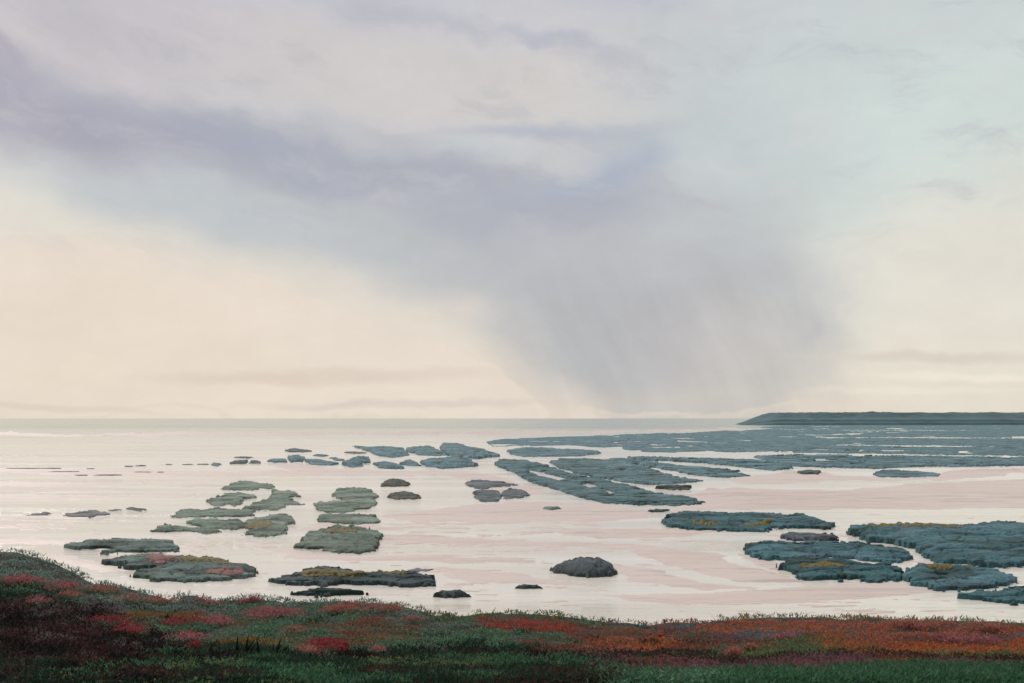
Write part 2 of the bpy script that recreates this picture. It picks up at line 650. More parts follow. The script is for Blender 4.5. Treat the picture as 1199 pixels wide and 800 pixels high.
# scattered low ripples of sand breaking the film of water
rip = fbm(PX / 38, PY / 1.7, 90, 4) - .5 + .35 * fbm(PX / 210, PY / 22, 91, 3)
sz = np.maximum(sz, -.03 + .05 * sstep(-.1, .25, rip) * sstep(560, 620, PY))
keep = (sz > -.02)
kf = keep[:-1, :-1] | keep[1:, :-1] | keep[:-1, 1:] | keep[1:, 1:]
V, Fc, _ = compact(np.stack([WX, WY, sz], -1).reshape(-1, 3), grid_faces(*PX.shape, keep=kf))
tag(mesh_obj('sand_flats', V, Fc, M_SAND), kind='structure')

# ------------------------------------------------------------------ headland
hx = np.concatenate([np.arange(-14, 120, 1.5), np.arange(120, 900, 8.0)])
hy = np.concatenate([np.linspace(0, 60, 50), np.linspace(65, 400, 30)])
HX, HY = np.meshgrid(hx, hy)
tip = sstep(0, 34, HX - 8 * fbm(HY / 30, HY * 0, 5, 3) * (HX < 200))
rise = .22 * sstep(0, 4, HY) + .25 * sstep(14, 20, HY + 3 * fbm(HX / 40, HX * 0, 8, 3)) + .53 * sstep(26, 55, HY + 5 * fbm(HX / 30, HX * 0 + 3, 9, 4))
hz = 9.4 * tip * rise + .7 * fbm(HX / 22, HY / 14, 6, 5) * tip * rise + .5 * fbm(HX / 5, HY / 5, 66, 3) * tip * rise - .3 * (1 - sstep(0, .1, tip * rise))
tag(mesh_obj('headland', np.stack([HX + 163 + HY * .25, HY + 725, hz], -1).reshape(-1, 3), grid_faces(*HX.shape), M_HEAD), kind='structure')


# ------------------------------------------------------------------ rock ledges on the flats
def p_far(poly):
    return max(q[1] for q in poly) > 585


def ledge(name, poly, h, tint, label, cat='rock', group=None, steps=2, holes=(), weeds=(), rough=1.0, dome=.35, seed=None, slit=0):
    steps = steps + 1 if (steps == 2 and p_far(poly)) else steps
    h = h * (.62 if dome < .5 else .58) * (.75 if slit else 1)
    seed = seed if seed is not None else int(poly[0][0] * 7 + poly[0][1] * 13)
    p = np.asarray(poly, float)
    x0, x1 = p[:, 0].min() - 5, p[:, 0].max() + 5
    y0, y1 = p[:, 1].min() - 4, p[:, 1].max() + 4
    wpx, hpx = x1 - x0, y1 - y0
    stx = .9 if wpx < 260 else 1.2
    sty = .3 if y0 > 560 else .25
    gx = np.arange(x0, x1, stx)
    gy = np.arange(y0, y1, sty)
    X, Y = np.meshgrid(gx, gy)
    yt, yb = p[:, 1].min(), p[:, 1].max()
    # edge roughness in picture units near the viewer, finer offshore
    sc = np.clip((.5 * (yt + yb) - HOR) / 150, .15, 1.2)
    n1 = fbm(X / (11 * sc), Y / (5 * sc), seed, 4)
    n2 = fbm(X / (9 * sc), Y / (4 * sc), seed + 50, 4)
    n3 = fbm(X / (3.2 * sc + .6), Y / (1.6 * sc + .4), seed + 61, 3)
    d = sdf([(a, b * 2) for a, b in poly], X + (n1 * 3.2 + n3 * 2.4) * sc * rough, (Y + (n2 * 1.4 + n3 * .9) * sc * rough) * 2)
    n4 = fbm(X / (46 * sc + 4), Y / (3.4 * sc + .5), seed + 81, 4)     # long bays and spurs along the bedding
    d = d + (2.2 if group == G_RIGHT else 1.7 if group in (G_LEFT, G_MID, G_PLAT, 'broken ledge in the centre') else .7) * sc - (6.0 * sstep(.12, .75, n4) - 2.2 * sstep(.2, .8, -n4)) * sc * rough * (0 if dome > .5 else 1)
    if slit:                                     # pools left between the beds
        n5 = fbm(X / 42, Y / 1.9, seed + 91, 4)
        d = np.minimum(d, np.where(d > 1.0, 2.2 - 9 * sstep(slit, slit + .45, n5), d))
    for hl in holes:
        dh = sdf([(a, b * 2) for a, b in hl], X + n1 * 2.5 * sc, (Y + n2 * 1.0 * sc) * 2)
        d = np.minimum(d, -dh)
    t = np.clip((yb - Y) / max(yb - yt, 1), 0, 1)
    tn = t * steps + .30 * fbm(X / (70 * sc + 16), Y / (12 * sc + 3), seed + 9, 5)
    terr = np.floor(tn) + sstep(.0, .22, tn - np.floor(tn))
    gro = np.exp(-(((tn - np.floor(tn)) - .03) / .05) ** 2) * (fbm(X / (30 * sc + 6), Y / (9 * sc + 2), seed + 15, 3) > -.35)
    fis = np.exp(-(fbm(X / (24 * sc + 3), Y / (6 * sc + .8), seed + 44, 4) / .055) ** 2)          # cracks through the beds
    terr = np.clip((terr + .15 * (tn - np.floor(tn))) / steps, 0, 1.1)
    body = .42 + .58 * terr - .22 * gro - .20 * fis
    domev = 1 - dome + dome * sstep(0, 18 * sc + 2, d)
    lump = .10 * fbm(X / (26 * sc + 3), Y / (5 * sc + .6), seed + 20, 5) + .035 * fbm(X / (7 * sc + 1), Y / (1.6 * sc + .3), seed + 23, 3)
    if dome > .5:                                # a single stone: rounded from rim to top
        dm = np.clip(d / max(d.max(), .1), 0, 1)
        domev = np.sqrt(1 - (1 - dm) ** 2)
        body = .85 + 1.2 * fbm(X / (9 * sc), Y / (5 * sc), seed + 33, 4) * .13
    z = h * sstep(-.3, 1.1 * sc + .25, d) * domev * (body + lump)
    z = np.where(d < -.4, -.15, z) - .012
    zmap = h * .8 * t
    gX, gY = ground(X, np.maximum(Y, HOR + 4), zmap)
    k = d > -1.6
    kf = k[:-1, :-1] | k[1:, :-1] | k[:-1, 1:] | k[1:, 1:]
    V0 = np.stack([gX, gY, z], -1)
    org = np.array([*[float(v) for v in ground(p[:, 0].mean(), yb, 0)], 0.])
    V, Fc, _ = compact(V0.reshape(-1, 3) - org, grid_faces(*X.shape, keep=kf))
    o = mesh_obj(name, V, Fc, M_ROCK)
    o.location = org
    o.color = (*tint, 1)
    tag(o, label, cat, group)
    for (kind, wp) in weeds:
        dw = sdf([(a, b * 2) for a, b in wp], X + n1 * 4 * sc, (Y + n2 * 2.0 * sc) * 2) + 1.4 * fbm(X / 3.5, Y / 1.2, seed + 70, 3) + 1.6 * sc
        kk = (dw > 0) & (d > .6)
        kf = kk[:-1, :-1] & kk[1:, :-1] & kk[:-1, 1:] & kk[1:, 1:]
        if kf.sum() < 4:
            continue
        zz = z + .006 + .035 * sstep(0, 3, dw) * (.6 + .6 * fbm(X / 2.5, Y / .9, seed + 71, 3))
        V, Fc, _ = compact(np.stack([gX, gY, zz], -1).reshape(-1, 3) - org, grid_faces(*X.shape, keep=kf))
        mesh_obj('seaweed', V, Fc, M_WRACK if kind == 'y' else M_PINKWEED, o)
    return o


GREY = (.215, .28, .21)
GREYB = (.16, .23, .20)
TEAL = (.052, .15, .16)
TEALM = (.078, .195, .215)
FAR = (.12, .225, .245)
OLIVE = (.10, .10, .065)
DARK = (.05, .09, .08)


def band(x0, x1, y, t):
    return [(x0, y), (x0 + .3 * (x1 - x0), y - t), (x1 - .2 * (x1 - x0), y - t), (x1, y - .2), (x1 - .3 * (x1 - x0), y + t * .6), (x0 + .25 * (x1 - x0), y + t * .6)]


G_LEFT = 'grey green ledges in the left middle of the flats'
G_MID = 'chain of grey green ledges in the middle'
G_FARC = 'small distant ledges in the centre left'
G_PLAT = 'long fingers of the far reef'
G_RIGHT = 'dark teal ledges at the right'
G_STONE = 'single stones lying on the flats'
G_SKER = 'thin low skerries far out on the left'

LEDGES = [
    # left middle
    ('rock_ledge', [(260, 573), (270, 566), (283, 562), (295, 562), (305, 566), (318, 567), (323, 573), (305, 573), (285, 574)], .35, GREY, 'low grey green ledge at the back of the left ledges, its top gently humped', G_LEFT, 2, (), ()),
    ('rock_ledge', [(319, 571), (330, 574), (345, 574), (353, 580), (343, 579), (342, 586), (357, 591), (340, 591), (325, 597), (305, 598), (285, 596), (300, 588), (315, 583), (321, 577)], .35, GREY, 'grey ledge bending like an arm with a thin dark spur pointing right', G_LEFT, 2, (), ()),
    ('rock_ledge', [(243, 586), (252, 581), (263, 578), (280, 576), (300, 580), (288, 582), (284, 588), (276, 593), (270, 589), (258, 592), (249, 591)], .35, GREY, 'small grey ledge enclosed by a pale pool inside the arm shaped ledge', G_LEFT, 2, (), ()),
    ('rock_ledge', [(202, 606), (209, 601), (212, 596), (224, 594), (236, 597), (252, 593), (270, 596), (290, 596), (298, 598), (298, 603), (275, 605), (240, 605)], .35, GREY, 'long grey ledge with pointed left end in front of the small enclosed ledge', G_LEFT, 2, (), ()),
    ('rock_ledge', [(221, 611), (232, 607), (250, 607), (270, 608), (285, 611), (300, 606), (315, 602), (330, 600), (340, 602), (344, 610), (334, 613), (335, 620), (330, 628), (300, 629), (283, 627), (290, 620), (265, 618), (240, 617)], .38, GREY, 'broad grey ledge with a yellow weed streak near its right end', G_LEFT, 2, (), [('y', [(287, 617), (300, 613), (320, 613), (328, 616), (310, 619), (292, 620)])]),
    ('rock_ledge', [(178, 621), (186, 615), (200, 612), (215, 614), (225, 618), (245, 619), (258, 622), (240, 624), (215, 623), (195, 623)], .3, GREY, 'low dark edged ledge left of the ledge with the yellow streak', G_LEFT, 2, (), ()),
    # left front
    ('rock_ledge', [(75, 638), (95, 634), (120, 630), (150, 629), (185, 629), (200, 632), (210, 640), (210, 645), (190, 646), (160, 648), (140, 648), (113, 651), (118, 646), (138, 644), (130, 640), (105, 640), (85, 641)], .42, GREYB, 'flat topped ledge with a long dark point to the left, behind the weed covered ledge', 'front ledges at the left shore', 2, (), ()),
    ('rock_ledge', [(121, 656), (140, 650), (165, 647), (195, 647), (215, 650), (240, 652), (265, 655), (285, 660), (298, 665), (300, 670), (290, 678), (265, 680), (235, 681), (200, 681), (178, 682), (170, 677), (156, 674), (165, 670), (185, 664), (165, 664), (138, 663), (150, 658)], .5, GREYB, 'front left ledge carrying pink weed patches and a yellow weed crest', 'front ledges at the left shore', 2, (), [('p', [(174, 652), (185, 648), (203, 650), (204, 656), (190, 659), (175, 657)]), ('y', [(207, 652), (240, 653), (262, 656), (276, 661), (255, 662), (240, 659), (212, 656)]), ('p', [(243, 671), (262, 670), (284, 671), (280, 675), (260, 676), (246, 675)])]),
    # middle chain
    ('rock_ledge', [(368, 590), (375, 587), (395, 587), (402, 582), (388, 578), (396, 572), (410, 570), (425, 570), (438, 573), (441, 580), (440, 590), (430, 595), (410, 600), (390, 600), (375, 598)], .4, GREY, 'rearmost ledge of the middle chain, notched on its left by a pale inlet', G_MID, 2, (), ()),
    ('rock_ledge', [(372, 609), (376, 602), (390, 600), (420, 601), (436, 601), (446, 610), (440, 612), (420, 614), (395, 614), (385, 610)], .38, GREY, 'narrow middle ledge of the chain with pointed ends left and right', G_MID, 2, (), ()),
    ('rock_ledge', [(346, 641), (358, 631), (362, 622), (375, 620), (390, 614), (420, 613), (435, 615), (436, 620), (448, 624), (443, 629), (441, 640), (439, 645), (425, 647), (400, 647), (380, 644), (362, 641)], .5, GREY, 'largest ledge of the middle chain with a single yellow weed streak on top', G_MID, 2, (), [('y', [(377, 625), (392, 622), (416, 623), (415, 626), (395, 628), (380, 627)])]),
    ('rock_ledge', [(314, 678), (330, 675), (348, 668), (360, 663), (375, 660), (395, 661), (410, 666), (440, 668), (470, 668), (490, 672), (507, 675), (506, 680), (508, 687), (480, 687), (450, 684), (410, 685), (385, 687), (355, 685), (330, 684)], .55, (.075, .11, .115), 'long dark teal ledge before the shore with two olive weed streaks', 'dark ledges beside the bank', 2, (), [('y', [(348, 674), (370, 671), (400, 673), (430, 675), (420, 678), (385, 677), (355, 678)]), ('y', [(440, 669), (458, 668), (478, 671), (474, 673), (455, 672)])]),
    ('rock_ledge', [(343, 695), (355, 690), (375, 687), (400, 688), (415, 692), (432, 697), (400, 697), (370, 698)], .4, DARK, 'low dark rock against the bank in front of the olive streaked ledge', 'dark ledges beside the bank', 2, (), ()),
    # single stones
    ('stone', [(446, 570), (450, 562), (460, 558), (472, 560), (481, 566), (478, 569), (460, 570)], .55, OLIVE, 'humped olive stone, the rear of the two beside the middle chain', G_STONE, 1, (), ()),
    ('stone', [(453, 581), (460, 576), (475, 573), (485, 576), (494, 582), (485, 585), (462, 585)], .5, OLIVE, 'longer olive stone, the front one of the two beside the middle chain', G_STONE, 1, (), ()),
    ('stone', [(635, 596), (640, 592), (655, 592), (657, 596), (645, 598)], .35, GREYB, 'small grey stone alone below the tip of the far reef', G_STONE, 1, (), ()),
    ('boulder', [(645, 662), (655, 655), (672, 650), (690, 648), (705, 652), (718, 658), (721, 668), (715, 674), (690, 676), (665, 672), (650, 668)], .75, (.085, .115, .11), 'rounded grey green boulder standing alone in the middle of the flats', G_STONE, 1, (), ()),
    ('stone', [(507, 697), (520, 689), (535, 688), (550, 698), (530, 700), (515, 700)], .42, (.085, .115, .11), 'peaked grey stone just beyond the bank, right of the olive streaked ledge', G_STONE, 1, (), ()),
    ('stone', [(602, 688), (615, 683), (630, 684), (636, 688), (615, 690)], .22, DARK, 'small flat dark stone lying between the boulder and the bank', G_STONE, 1, (), ()),
    ('stone', [(474, 668), (490, 664), (511, 666), (500, 670), (486, 670)], .12, (.16, .16, .17), 'thin flat grey stone behind the right end of the olive streaked ledge', G_STONE, 1, (), ()),
    ('stone', [(758, 598), (770, 595), (786, 595), (775, 600), (762, 600)], .25, DARK, 'thin dark stone at the tip of the lowest reef finger', G_STONE, 1, (), ()),
    # broken ledge in the centre
    ('rock_ledge', [(546, 565), (556, 561), (575, 563), (590, 564), (608, 567), (590, 570), (575, 572), (560, 574), (553, 570)], .3, (.13, .165, .17), 'rear piece of the broken ledge in the centre, long and thin', 'broken ledge in the centre', 2, (), ()),
    ('rock_ledge', [(555, 575), (575, 572), (584, 574), (587, 580), (583, 587), (565, 587), (557, 581)], .3, (.13, .165, .17), 'front left piece of the broken ledge in the centre', 'broken ledge in the centre', 2, (), ()),
    ('rock_ledge', [(589, 575), (597, 571), (610, 572), (621, 579), (610, 583), (594, 585), (589, 580)], .3, (.14, .165, .17), 'front right piece of the broken ledge in the centre', 'broken ledge in the centre', 2, (), ()),
    # distant centre-left
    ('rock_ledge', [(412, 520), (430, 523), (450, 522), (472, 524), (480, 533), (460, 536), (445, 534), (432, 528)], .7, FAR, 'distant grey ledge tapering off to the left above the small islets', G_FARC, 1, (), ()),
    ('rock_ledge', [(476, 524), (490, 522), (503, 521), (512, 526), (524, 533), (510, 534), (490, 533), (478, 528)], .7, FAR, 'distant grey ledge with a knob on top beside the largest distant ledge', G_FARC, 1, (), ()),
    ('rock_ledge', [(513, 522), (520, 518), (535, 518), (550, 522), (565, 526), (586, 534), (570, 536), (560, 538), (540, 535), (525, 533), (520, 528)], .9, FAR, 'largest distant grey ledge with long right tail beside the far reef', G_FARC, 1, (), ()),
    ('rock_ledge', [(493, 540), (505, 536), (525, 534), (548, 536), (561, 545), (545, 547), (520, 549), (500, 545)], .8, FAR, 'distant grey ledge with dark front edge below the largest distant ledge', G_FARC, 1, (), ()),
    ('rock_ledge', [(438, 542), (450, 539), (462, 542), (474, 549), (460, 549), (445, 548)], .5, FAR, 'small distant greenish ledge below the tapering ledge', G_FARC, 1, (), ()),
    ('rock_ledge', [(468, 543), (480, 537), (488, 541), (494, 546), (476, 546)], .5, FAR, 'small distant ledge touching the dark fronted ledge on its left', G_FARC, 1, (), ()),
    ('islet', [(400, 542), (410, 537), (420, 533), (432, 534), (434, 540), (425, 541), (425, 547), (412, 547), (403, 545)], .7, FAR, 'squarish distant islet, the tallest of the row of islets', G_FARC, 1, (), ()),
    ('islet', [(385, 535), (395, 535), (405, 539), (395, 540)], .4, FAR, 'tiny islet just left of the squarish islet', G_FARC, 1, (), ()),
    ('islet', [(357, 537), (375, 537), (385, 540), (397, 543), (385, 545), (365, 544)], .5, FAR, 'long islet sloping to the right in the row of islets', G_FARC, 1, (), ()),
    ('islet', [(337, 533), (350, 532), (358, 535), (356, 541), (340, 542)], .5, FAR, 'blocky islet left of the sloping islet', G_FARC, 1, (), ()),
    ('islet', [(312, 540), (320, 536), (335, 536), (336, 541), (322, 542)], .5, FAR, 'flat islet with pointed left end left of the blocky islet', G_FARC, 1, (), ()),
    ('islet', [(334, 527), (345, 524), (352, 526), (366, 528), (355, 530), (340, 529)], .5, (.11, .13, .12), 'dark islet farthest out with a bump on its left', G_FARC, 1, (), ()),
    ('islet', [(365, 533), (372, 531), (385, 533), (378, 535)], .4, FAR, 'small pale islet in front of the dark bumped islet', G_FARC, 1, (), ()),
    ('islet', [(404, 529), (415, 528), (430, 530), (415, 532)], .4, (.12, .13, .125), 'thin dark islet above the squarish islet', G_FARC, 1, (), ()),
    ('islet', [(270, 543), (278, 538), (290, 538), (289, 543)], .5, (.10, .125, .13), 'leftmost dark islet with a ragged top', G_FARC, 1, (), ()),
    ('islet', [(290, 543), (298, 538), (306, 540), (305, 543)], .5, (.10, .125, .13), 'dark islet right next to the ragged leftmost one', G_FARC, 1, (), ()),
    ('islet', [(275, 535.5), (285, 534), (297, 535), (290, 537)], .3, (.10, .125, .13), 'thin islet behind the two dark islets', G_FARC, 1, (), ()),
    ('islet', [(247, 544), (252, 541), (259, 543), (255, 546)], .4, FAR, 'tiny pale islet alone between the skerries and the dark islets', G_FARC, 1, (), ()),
    # low rocks at far left
    ('rock_ledge', [(74, 603), (90, 600), (105, 597), (125, 599), (124, 603), (105, 607), (85, 606)], .14, (.22, .22, .22), 'pale flat ledge with ragged outline at the far left', 'pale flat rocks at the far left', 1, (), ()),
    ('rock_ledge', [(126, 598), (135, 596), (143, 597), (135, 599)], .12, (.22, .22, .22), 'tiny pale flat rock between two larger ones at the far left', 'pale flat rocks at the far left', 1, (), ()),
    ('rock_ledge', [(146, 596), (152, 593), (165, 595), (174, 598), (160, 599)], .16, (.20, .20, .20), 'pale flat rock with raised left end, rightmost of the far left group', 'pale flat rocks at the far left', 1, (), ()),
    ('rock_ledge', [(32, 603), (45, 600), (61, 600), (50, 604)], .12, (.23, .23, .23), 'pale flat rock farthest left on the flats', 'pale flat rocks at the far left', 1, (), ()),
    # right
    ('rock_ledge', [(777, 607), (785, 602), (800, 598), (812, 597), (830, 598), (850, 600), (885, 599), (905, 601), (920, 603), (940, 601), (953, 606), (962, 610), (976, 614), (970, 618), (950, 618), (920, 617), (905, 619), (895, 623), (875, 622), (850, 621), (815, 622), (800, 620), (797, 616), (780, 614)], .6, TEAL, 'long dark ledge with pale grey left end and olive weed along its front', G_RIGHT, 2, (), [('y', [(808, 615), (830, 613), (842, 614), (838, 617), (815, 617)]), ('y', [(868, 619), (890, 615), (904, 613), (902, 616), (885, 619)])]),
    ('rock_ledge', [(916, 627), (925, 622), (945, 624), (970, 624), (986, 627), (975, 632), (950, 635), (925, 632)], .4, (.13, .16, .18), 'low grey ledge lying behind the dark double ledge', G_RIGHT, 1, (), ()),
    ('rock_ledge', [(874, 643), (880, 636), (895, 631), (915, 631), (935, 634), (960, 634), (990, 633), (1010, 633), (1030, 638), (1050, 641), (1060, 647), (1068, 655), (1055, 658), (1030, 658), (1012, 656), (1000, 652), (985, 652), (950, 652), (920, 653), (895, 654), (885, 650)], .6, TEALM, 'broad dark teal ledge with a grey rounded left shoulder, no weed on it', G_RIGHT, 2, [[(930, 636), (950, 635), (953, 637), (934, 638)]], ()),
    ('rock_ledge', [(914, 658), (925, 654), (950, 652), (990, 653), (1006, 660), (1020, 661), (1040, 659), (1050, 663), (1055, 670), (1052, 679), (1035, 681), (1000, 679), (970, 680), (942, 679), (936, 670)], .55, TEAL, 'dark teal ledge with stepped left end and olive streak before the grey shouldered one', G_RIGHT, 2, (), [('y', [(938, 665), (955, 663), (975, 663), (1000, 668), (985, 669), (960, 667)])]),
    ('rock_ledge', [(990, 617), (1008, 613), (1030, 611), (1070, 610), (1110, 612), (1150, 610), (1199, 610), (1330, 612), (1330, 655), (1199, 663), (1160, 665), (1130, 662), (1100, 658), (1088, 655), (1084, 648), (1070, 640), (1060, 635), (1040, 630), (1015, 627), (1005, 620)], .7, TEALM, 'largest dark teal ledge, cut by the right picture edge, yellow weed along its back', G_RIGHT, 3, (), [('y', [(1015, 617), (1045, 615), (1100, 617), (1132, 619), (1105, 621), (1060, 620), (1025, 619)])]),
    ('rock_ledge', [(1060, 665), (1070, 660), (1095, 658), (1130, 661), (1160, 666), (1180, 672), (1187, 677), (1175, 682), (1150, 682), (1165, 686), (1140, 691), (1100, 692), (1080, 688), (1068, 680), (1064, 673)], .5, TEALM, 'ragged dark ledge with small water gaps and olive streak, below the largest right ledge', G_RIGHT, 2, [[(1095, 670), (1110, 671), (1108, 673), (1098, 672)], [(1118, 677), (1140, 679), (1138, 681), (1122, 679)]], [('y', [(1070, 664), (1090, 663), (1110, 662), (1137, 664), (1115, 667), (1085, 666)])]),
    ('rock_ledge', [(1126, 698), (1140, 693), (1165, 690), (1185, 686), (1199, 684), (1300, 684), (1300, 704), (1199, 705), (1190, 707), (1170, 704), (1150, 700)], .45, TEALM, 'teal ledge nearest the bank at the right picture edge', G_RIGHT, 2, (), ()),
    # the far reef and its fingers
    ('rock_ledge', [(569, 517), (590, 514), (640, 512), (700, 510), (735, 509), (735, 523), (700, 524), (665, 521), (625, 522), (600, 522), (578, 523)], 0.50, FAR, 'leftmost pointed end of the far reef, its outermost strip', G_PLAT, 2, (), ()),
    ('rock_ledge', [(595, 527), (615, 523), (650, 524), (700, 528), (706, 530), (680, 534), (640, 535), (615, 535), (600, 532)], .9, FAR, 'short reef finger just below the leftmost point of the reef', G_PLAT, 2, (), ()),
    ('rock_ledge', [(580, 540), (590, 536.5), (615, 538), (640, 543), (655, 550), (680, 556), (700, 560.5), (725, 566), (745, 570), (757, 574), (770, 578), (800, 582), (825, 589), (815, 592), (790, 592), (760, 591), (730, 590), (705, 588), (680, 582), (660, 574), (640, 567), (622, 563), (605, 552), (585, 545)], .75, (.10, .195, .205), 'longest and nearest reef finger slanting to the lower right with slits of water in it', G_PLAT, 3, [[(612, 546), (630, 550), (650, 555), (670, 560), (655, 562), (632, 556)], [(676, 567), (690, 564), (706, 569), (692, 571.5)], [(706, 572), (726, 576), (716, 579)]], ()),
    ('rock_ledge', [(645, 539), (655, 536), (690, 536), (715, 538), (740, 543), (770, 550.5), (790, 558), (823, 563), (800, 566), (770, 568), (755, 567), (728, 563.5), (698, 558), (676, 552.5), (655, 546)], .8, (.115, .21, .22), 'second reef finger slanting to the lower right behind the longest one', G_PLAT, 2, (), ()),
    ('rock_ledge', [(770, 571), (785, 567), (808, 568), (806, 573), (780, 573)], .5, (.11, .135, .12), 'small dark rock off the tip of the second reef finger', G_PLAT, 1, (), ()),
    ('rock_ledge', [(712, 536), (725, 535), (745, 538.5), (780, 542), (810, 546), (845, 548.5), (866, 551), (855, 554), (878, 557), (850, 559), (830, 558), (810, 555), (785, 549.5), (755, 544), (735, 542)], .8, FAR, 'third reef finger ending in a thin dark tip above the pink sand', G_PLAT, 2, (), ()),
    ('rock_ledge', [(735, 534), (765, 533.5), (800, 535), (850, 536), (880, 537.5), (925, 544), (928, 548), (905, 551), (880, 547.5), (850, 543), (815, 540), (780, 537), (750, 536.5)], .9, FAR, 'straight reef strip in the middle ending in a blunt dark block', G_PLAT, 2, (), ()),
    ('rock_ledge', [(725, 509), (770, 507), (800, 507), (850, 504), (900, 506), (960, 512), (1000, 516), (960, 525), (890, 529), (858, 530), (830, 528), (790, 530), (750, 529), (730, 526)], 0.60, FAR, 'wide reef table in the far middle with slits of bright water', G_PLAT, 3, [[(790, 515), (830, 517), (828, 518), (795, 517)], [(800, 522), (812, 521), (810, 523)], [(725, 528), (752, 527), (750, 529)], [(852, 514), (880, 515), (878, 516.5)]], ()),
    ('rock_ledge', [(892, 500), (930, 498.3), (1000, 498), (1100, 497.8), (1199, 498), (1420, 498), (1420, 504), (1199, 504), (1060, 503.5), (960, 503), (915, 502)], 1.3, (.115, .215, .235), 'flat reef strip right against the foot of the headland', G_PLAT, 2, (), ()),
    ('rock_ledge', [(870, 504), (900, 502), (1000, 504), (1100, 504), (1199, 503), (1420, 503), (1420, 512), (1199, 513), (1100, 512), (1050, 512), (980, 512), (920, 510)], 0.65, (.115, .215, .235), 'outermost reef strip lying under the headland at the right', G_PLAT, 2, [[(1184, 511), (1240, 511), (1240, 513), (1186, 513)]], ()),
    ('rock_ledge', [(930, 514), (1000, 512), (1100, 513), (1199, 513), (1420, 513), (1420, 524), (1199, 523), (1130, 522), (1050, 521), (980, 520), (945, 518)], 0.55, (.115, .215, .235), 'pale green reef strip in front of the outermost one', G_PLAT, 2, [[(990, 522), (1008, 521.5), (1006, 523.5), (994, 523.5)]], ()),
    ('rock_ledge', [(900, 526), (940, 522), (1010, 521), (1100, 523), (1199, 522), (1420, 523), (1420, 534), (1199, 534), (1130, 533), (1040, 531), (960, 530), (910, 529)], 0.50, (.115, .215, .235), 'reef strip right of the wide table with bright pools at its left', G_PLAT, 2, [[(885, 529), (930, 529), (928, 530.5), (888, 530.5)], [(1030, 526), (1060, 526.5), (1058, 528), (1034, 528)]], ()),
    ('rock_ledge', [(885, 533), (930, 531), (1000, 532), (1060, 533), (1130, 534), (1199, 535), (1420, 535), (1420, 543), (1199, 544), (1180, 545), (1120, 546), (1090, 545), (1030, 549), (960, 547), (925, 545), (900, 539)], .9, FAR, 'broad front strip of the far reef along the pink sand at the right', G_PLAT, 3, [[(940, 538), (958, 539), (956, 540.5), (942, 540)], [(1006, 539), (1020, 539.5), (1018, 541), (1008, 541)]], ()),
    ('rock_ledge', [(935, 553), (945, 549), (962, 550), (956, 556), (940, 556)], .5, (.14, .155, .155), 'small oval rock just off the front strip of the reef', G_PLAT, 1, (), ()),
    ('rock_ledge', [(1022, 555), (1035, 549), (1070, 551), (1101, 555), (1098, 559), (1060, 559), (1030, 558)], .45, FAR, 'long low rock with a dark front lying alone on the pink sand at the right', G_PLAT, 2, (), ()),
]
for (nm, poly, h, tint, label, group, steps, holes, weeds) in LEDGES:
    cat = {'stone': 'stone', 'boulder': 'boulder', 'islet': 'islet'}.get(nm, 'rock ledge')
    ledge(nm, poly, h, tint, label, cat, group, steps, holes, weeds,
          dome=.6 if nm in ('stone', 'boulder') else .35, rough=.7 if nm in ('stone', 'boulder') else 1.0,
          slit=.46 if group == G_PLAT and steps > 1 else 0)

SKERRIES = [
    (6, 72, 548.5, .8, 'longest thin skerry, far out at the left edge'),
    (56, 94, 552.5, .8, 'second longest skerry, a little nearer than the longest one'),
    (86, 106, 556.5, .7, 'left one of the two nearest skerries'),
    (110, 143, 556.3, .8, 'right one of the two nearest skerries'),
    (101, 112, 549, .7, 'tiny skerry just right of the longest one'),
    (146, 158, 546, 1.1, 'dark skerry, left half of a pair'),
    (159, 172, 545.5, 1.3, 'dark thicker skerry, right half of a pair'),
    (183, 203, 543.6, .6, 'faint hairline skerry right of the dark pair'),
    (213, 228, 543.8, .9, 'brown skerry, left one of the two nearest the pale islet'),
    (229, 245, 543.6, .9, 'brown skerry, right one of the two nearest the pale islet'),
    (157, 178, 553, .9, 'skerry below the dark pair'),
    (183, 193, 553, .8, 'tiny skerry beside the one below the dark pair'),
]
for (a, b_, y, t, label) in SKERRIES:
    ledge('skerry', band(a, b_, y, t), .22, (.12, .11, .12), label, 'skerry', G_SKER, 1, rough=.5)

# ------------------------------------------------------------------ the bank in the foreground
EX = [-400, -100, 0, 20, 45, 60, 90, 110, 150, 185, 205, 215, 228, 245, 300, 345, 400, 440, 470, 490, 510, 560, 600, 640, 670, 690, 735, 755, 800, 840, 900, 960, 1010, 1100, 1160, 1199, 1600]
EY = [628, 632, 640, 641, 648, 655, 666, 677, 685, 693, 698, 690, 690, 699, 694, 700, 700, 700, 704, 709, 716, 714, 713, 713, 718, 722, 724, 727, 724, 721, 718, 718, 719, 721, 724, 727, 730]
YN, YE = 6.4, 15.0


def edge(x):
    return np.interp(x, EX, EY)


def bank(x, y):
    """point of the bank seen at picture point (x, y)"""
    e = edge(x) + 5
    s = (800 - y) / (800 - e)
    Y = YN + (YE - YN) * s
    Y = np.where(s < 0, YN * (800 - HOR) / (y - HOR) + .0 * s, Y)
    z = H - (y - HOR) / F * Y
    return (x - CX) / F * Y, Y, z


bx_ = np.arange(-400, 1601, 5.0)
ss = np.concatenate([[-6.5, -3.5, -2, -1.2, -.8], np.linspace(-.5, 1, 60)])
BX, BS = np.meshgrid(bx_, ss)
yy = 800 - BS * (800 - (edge(BX) + 5))
X3, Y3, Z3 = bank(BX, np.clip(yy, 495, 3000))
Z3 = Z3 + .03 * fbm(X3 * 2.2, Y3 * 2.2, 4, 4) * (BS > -1)
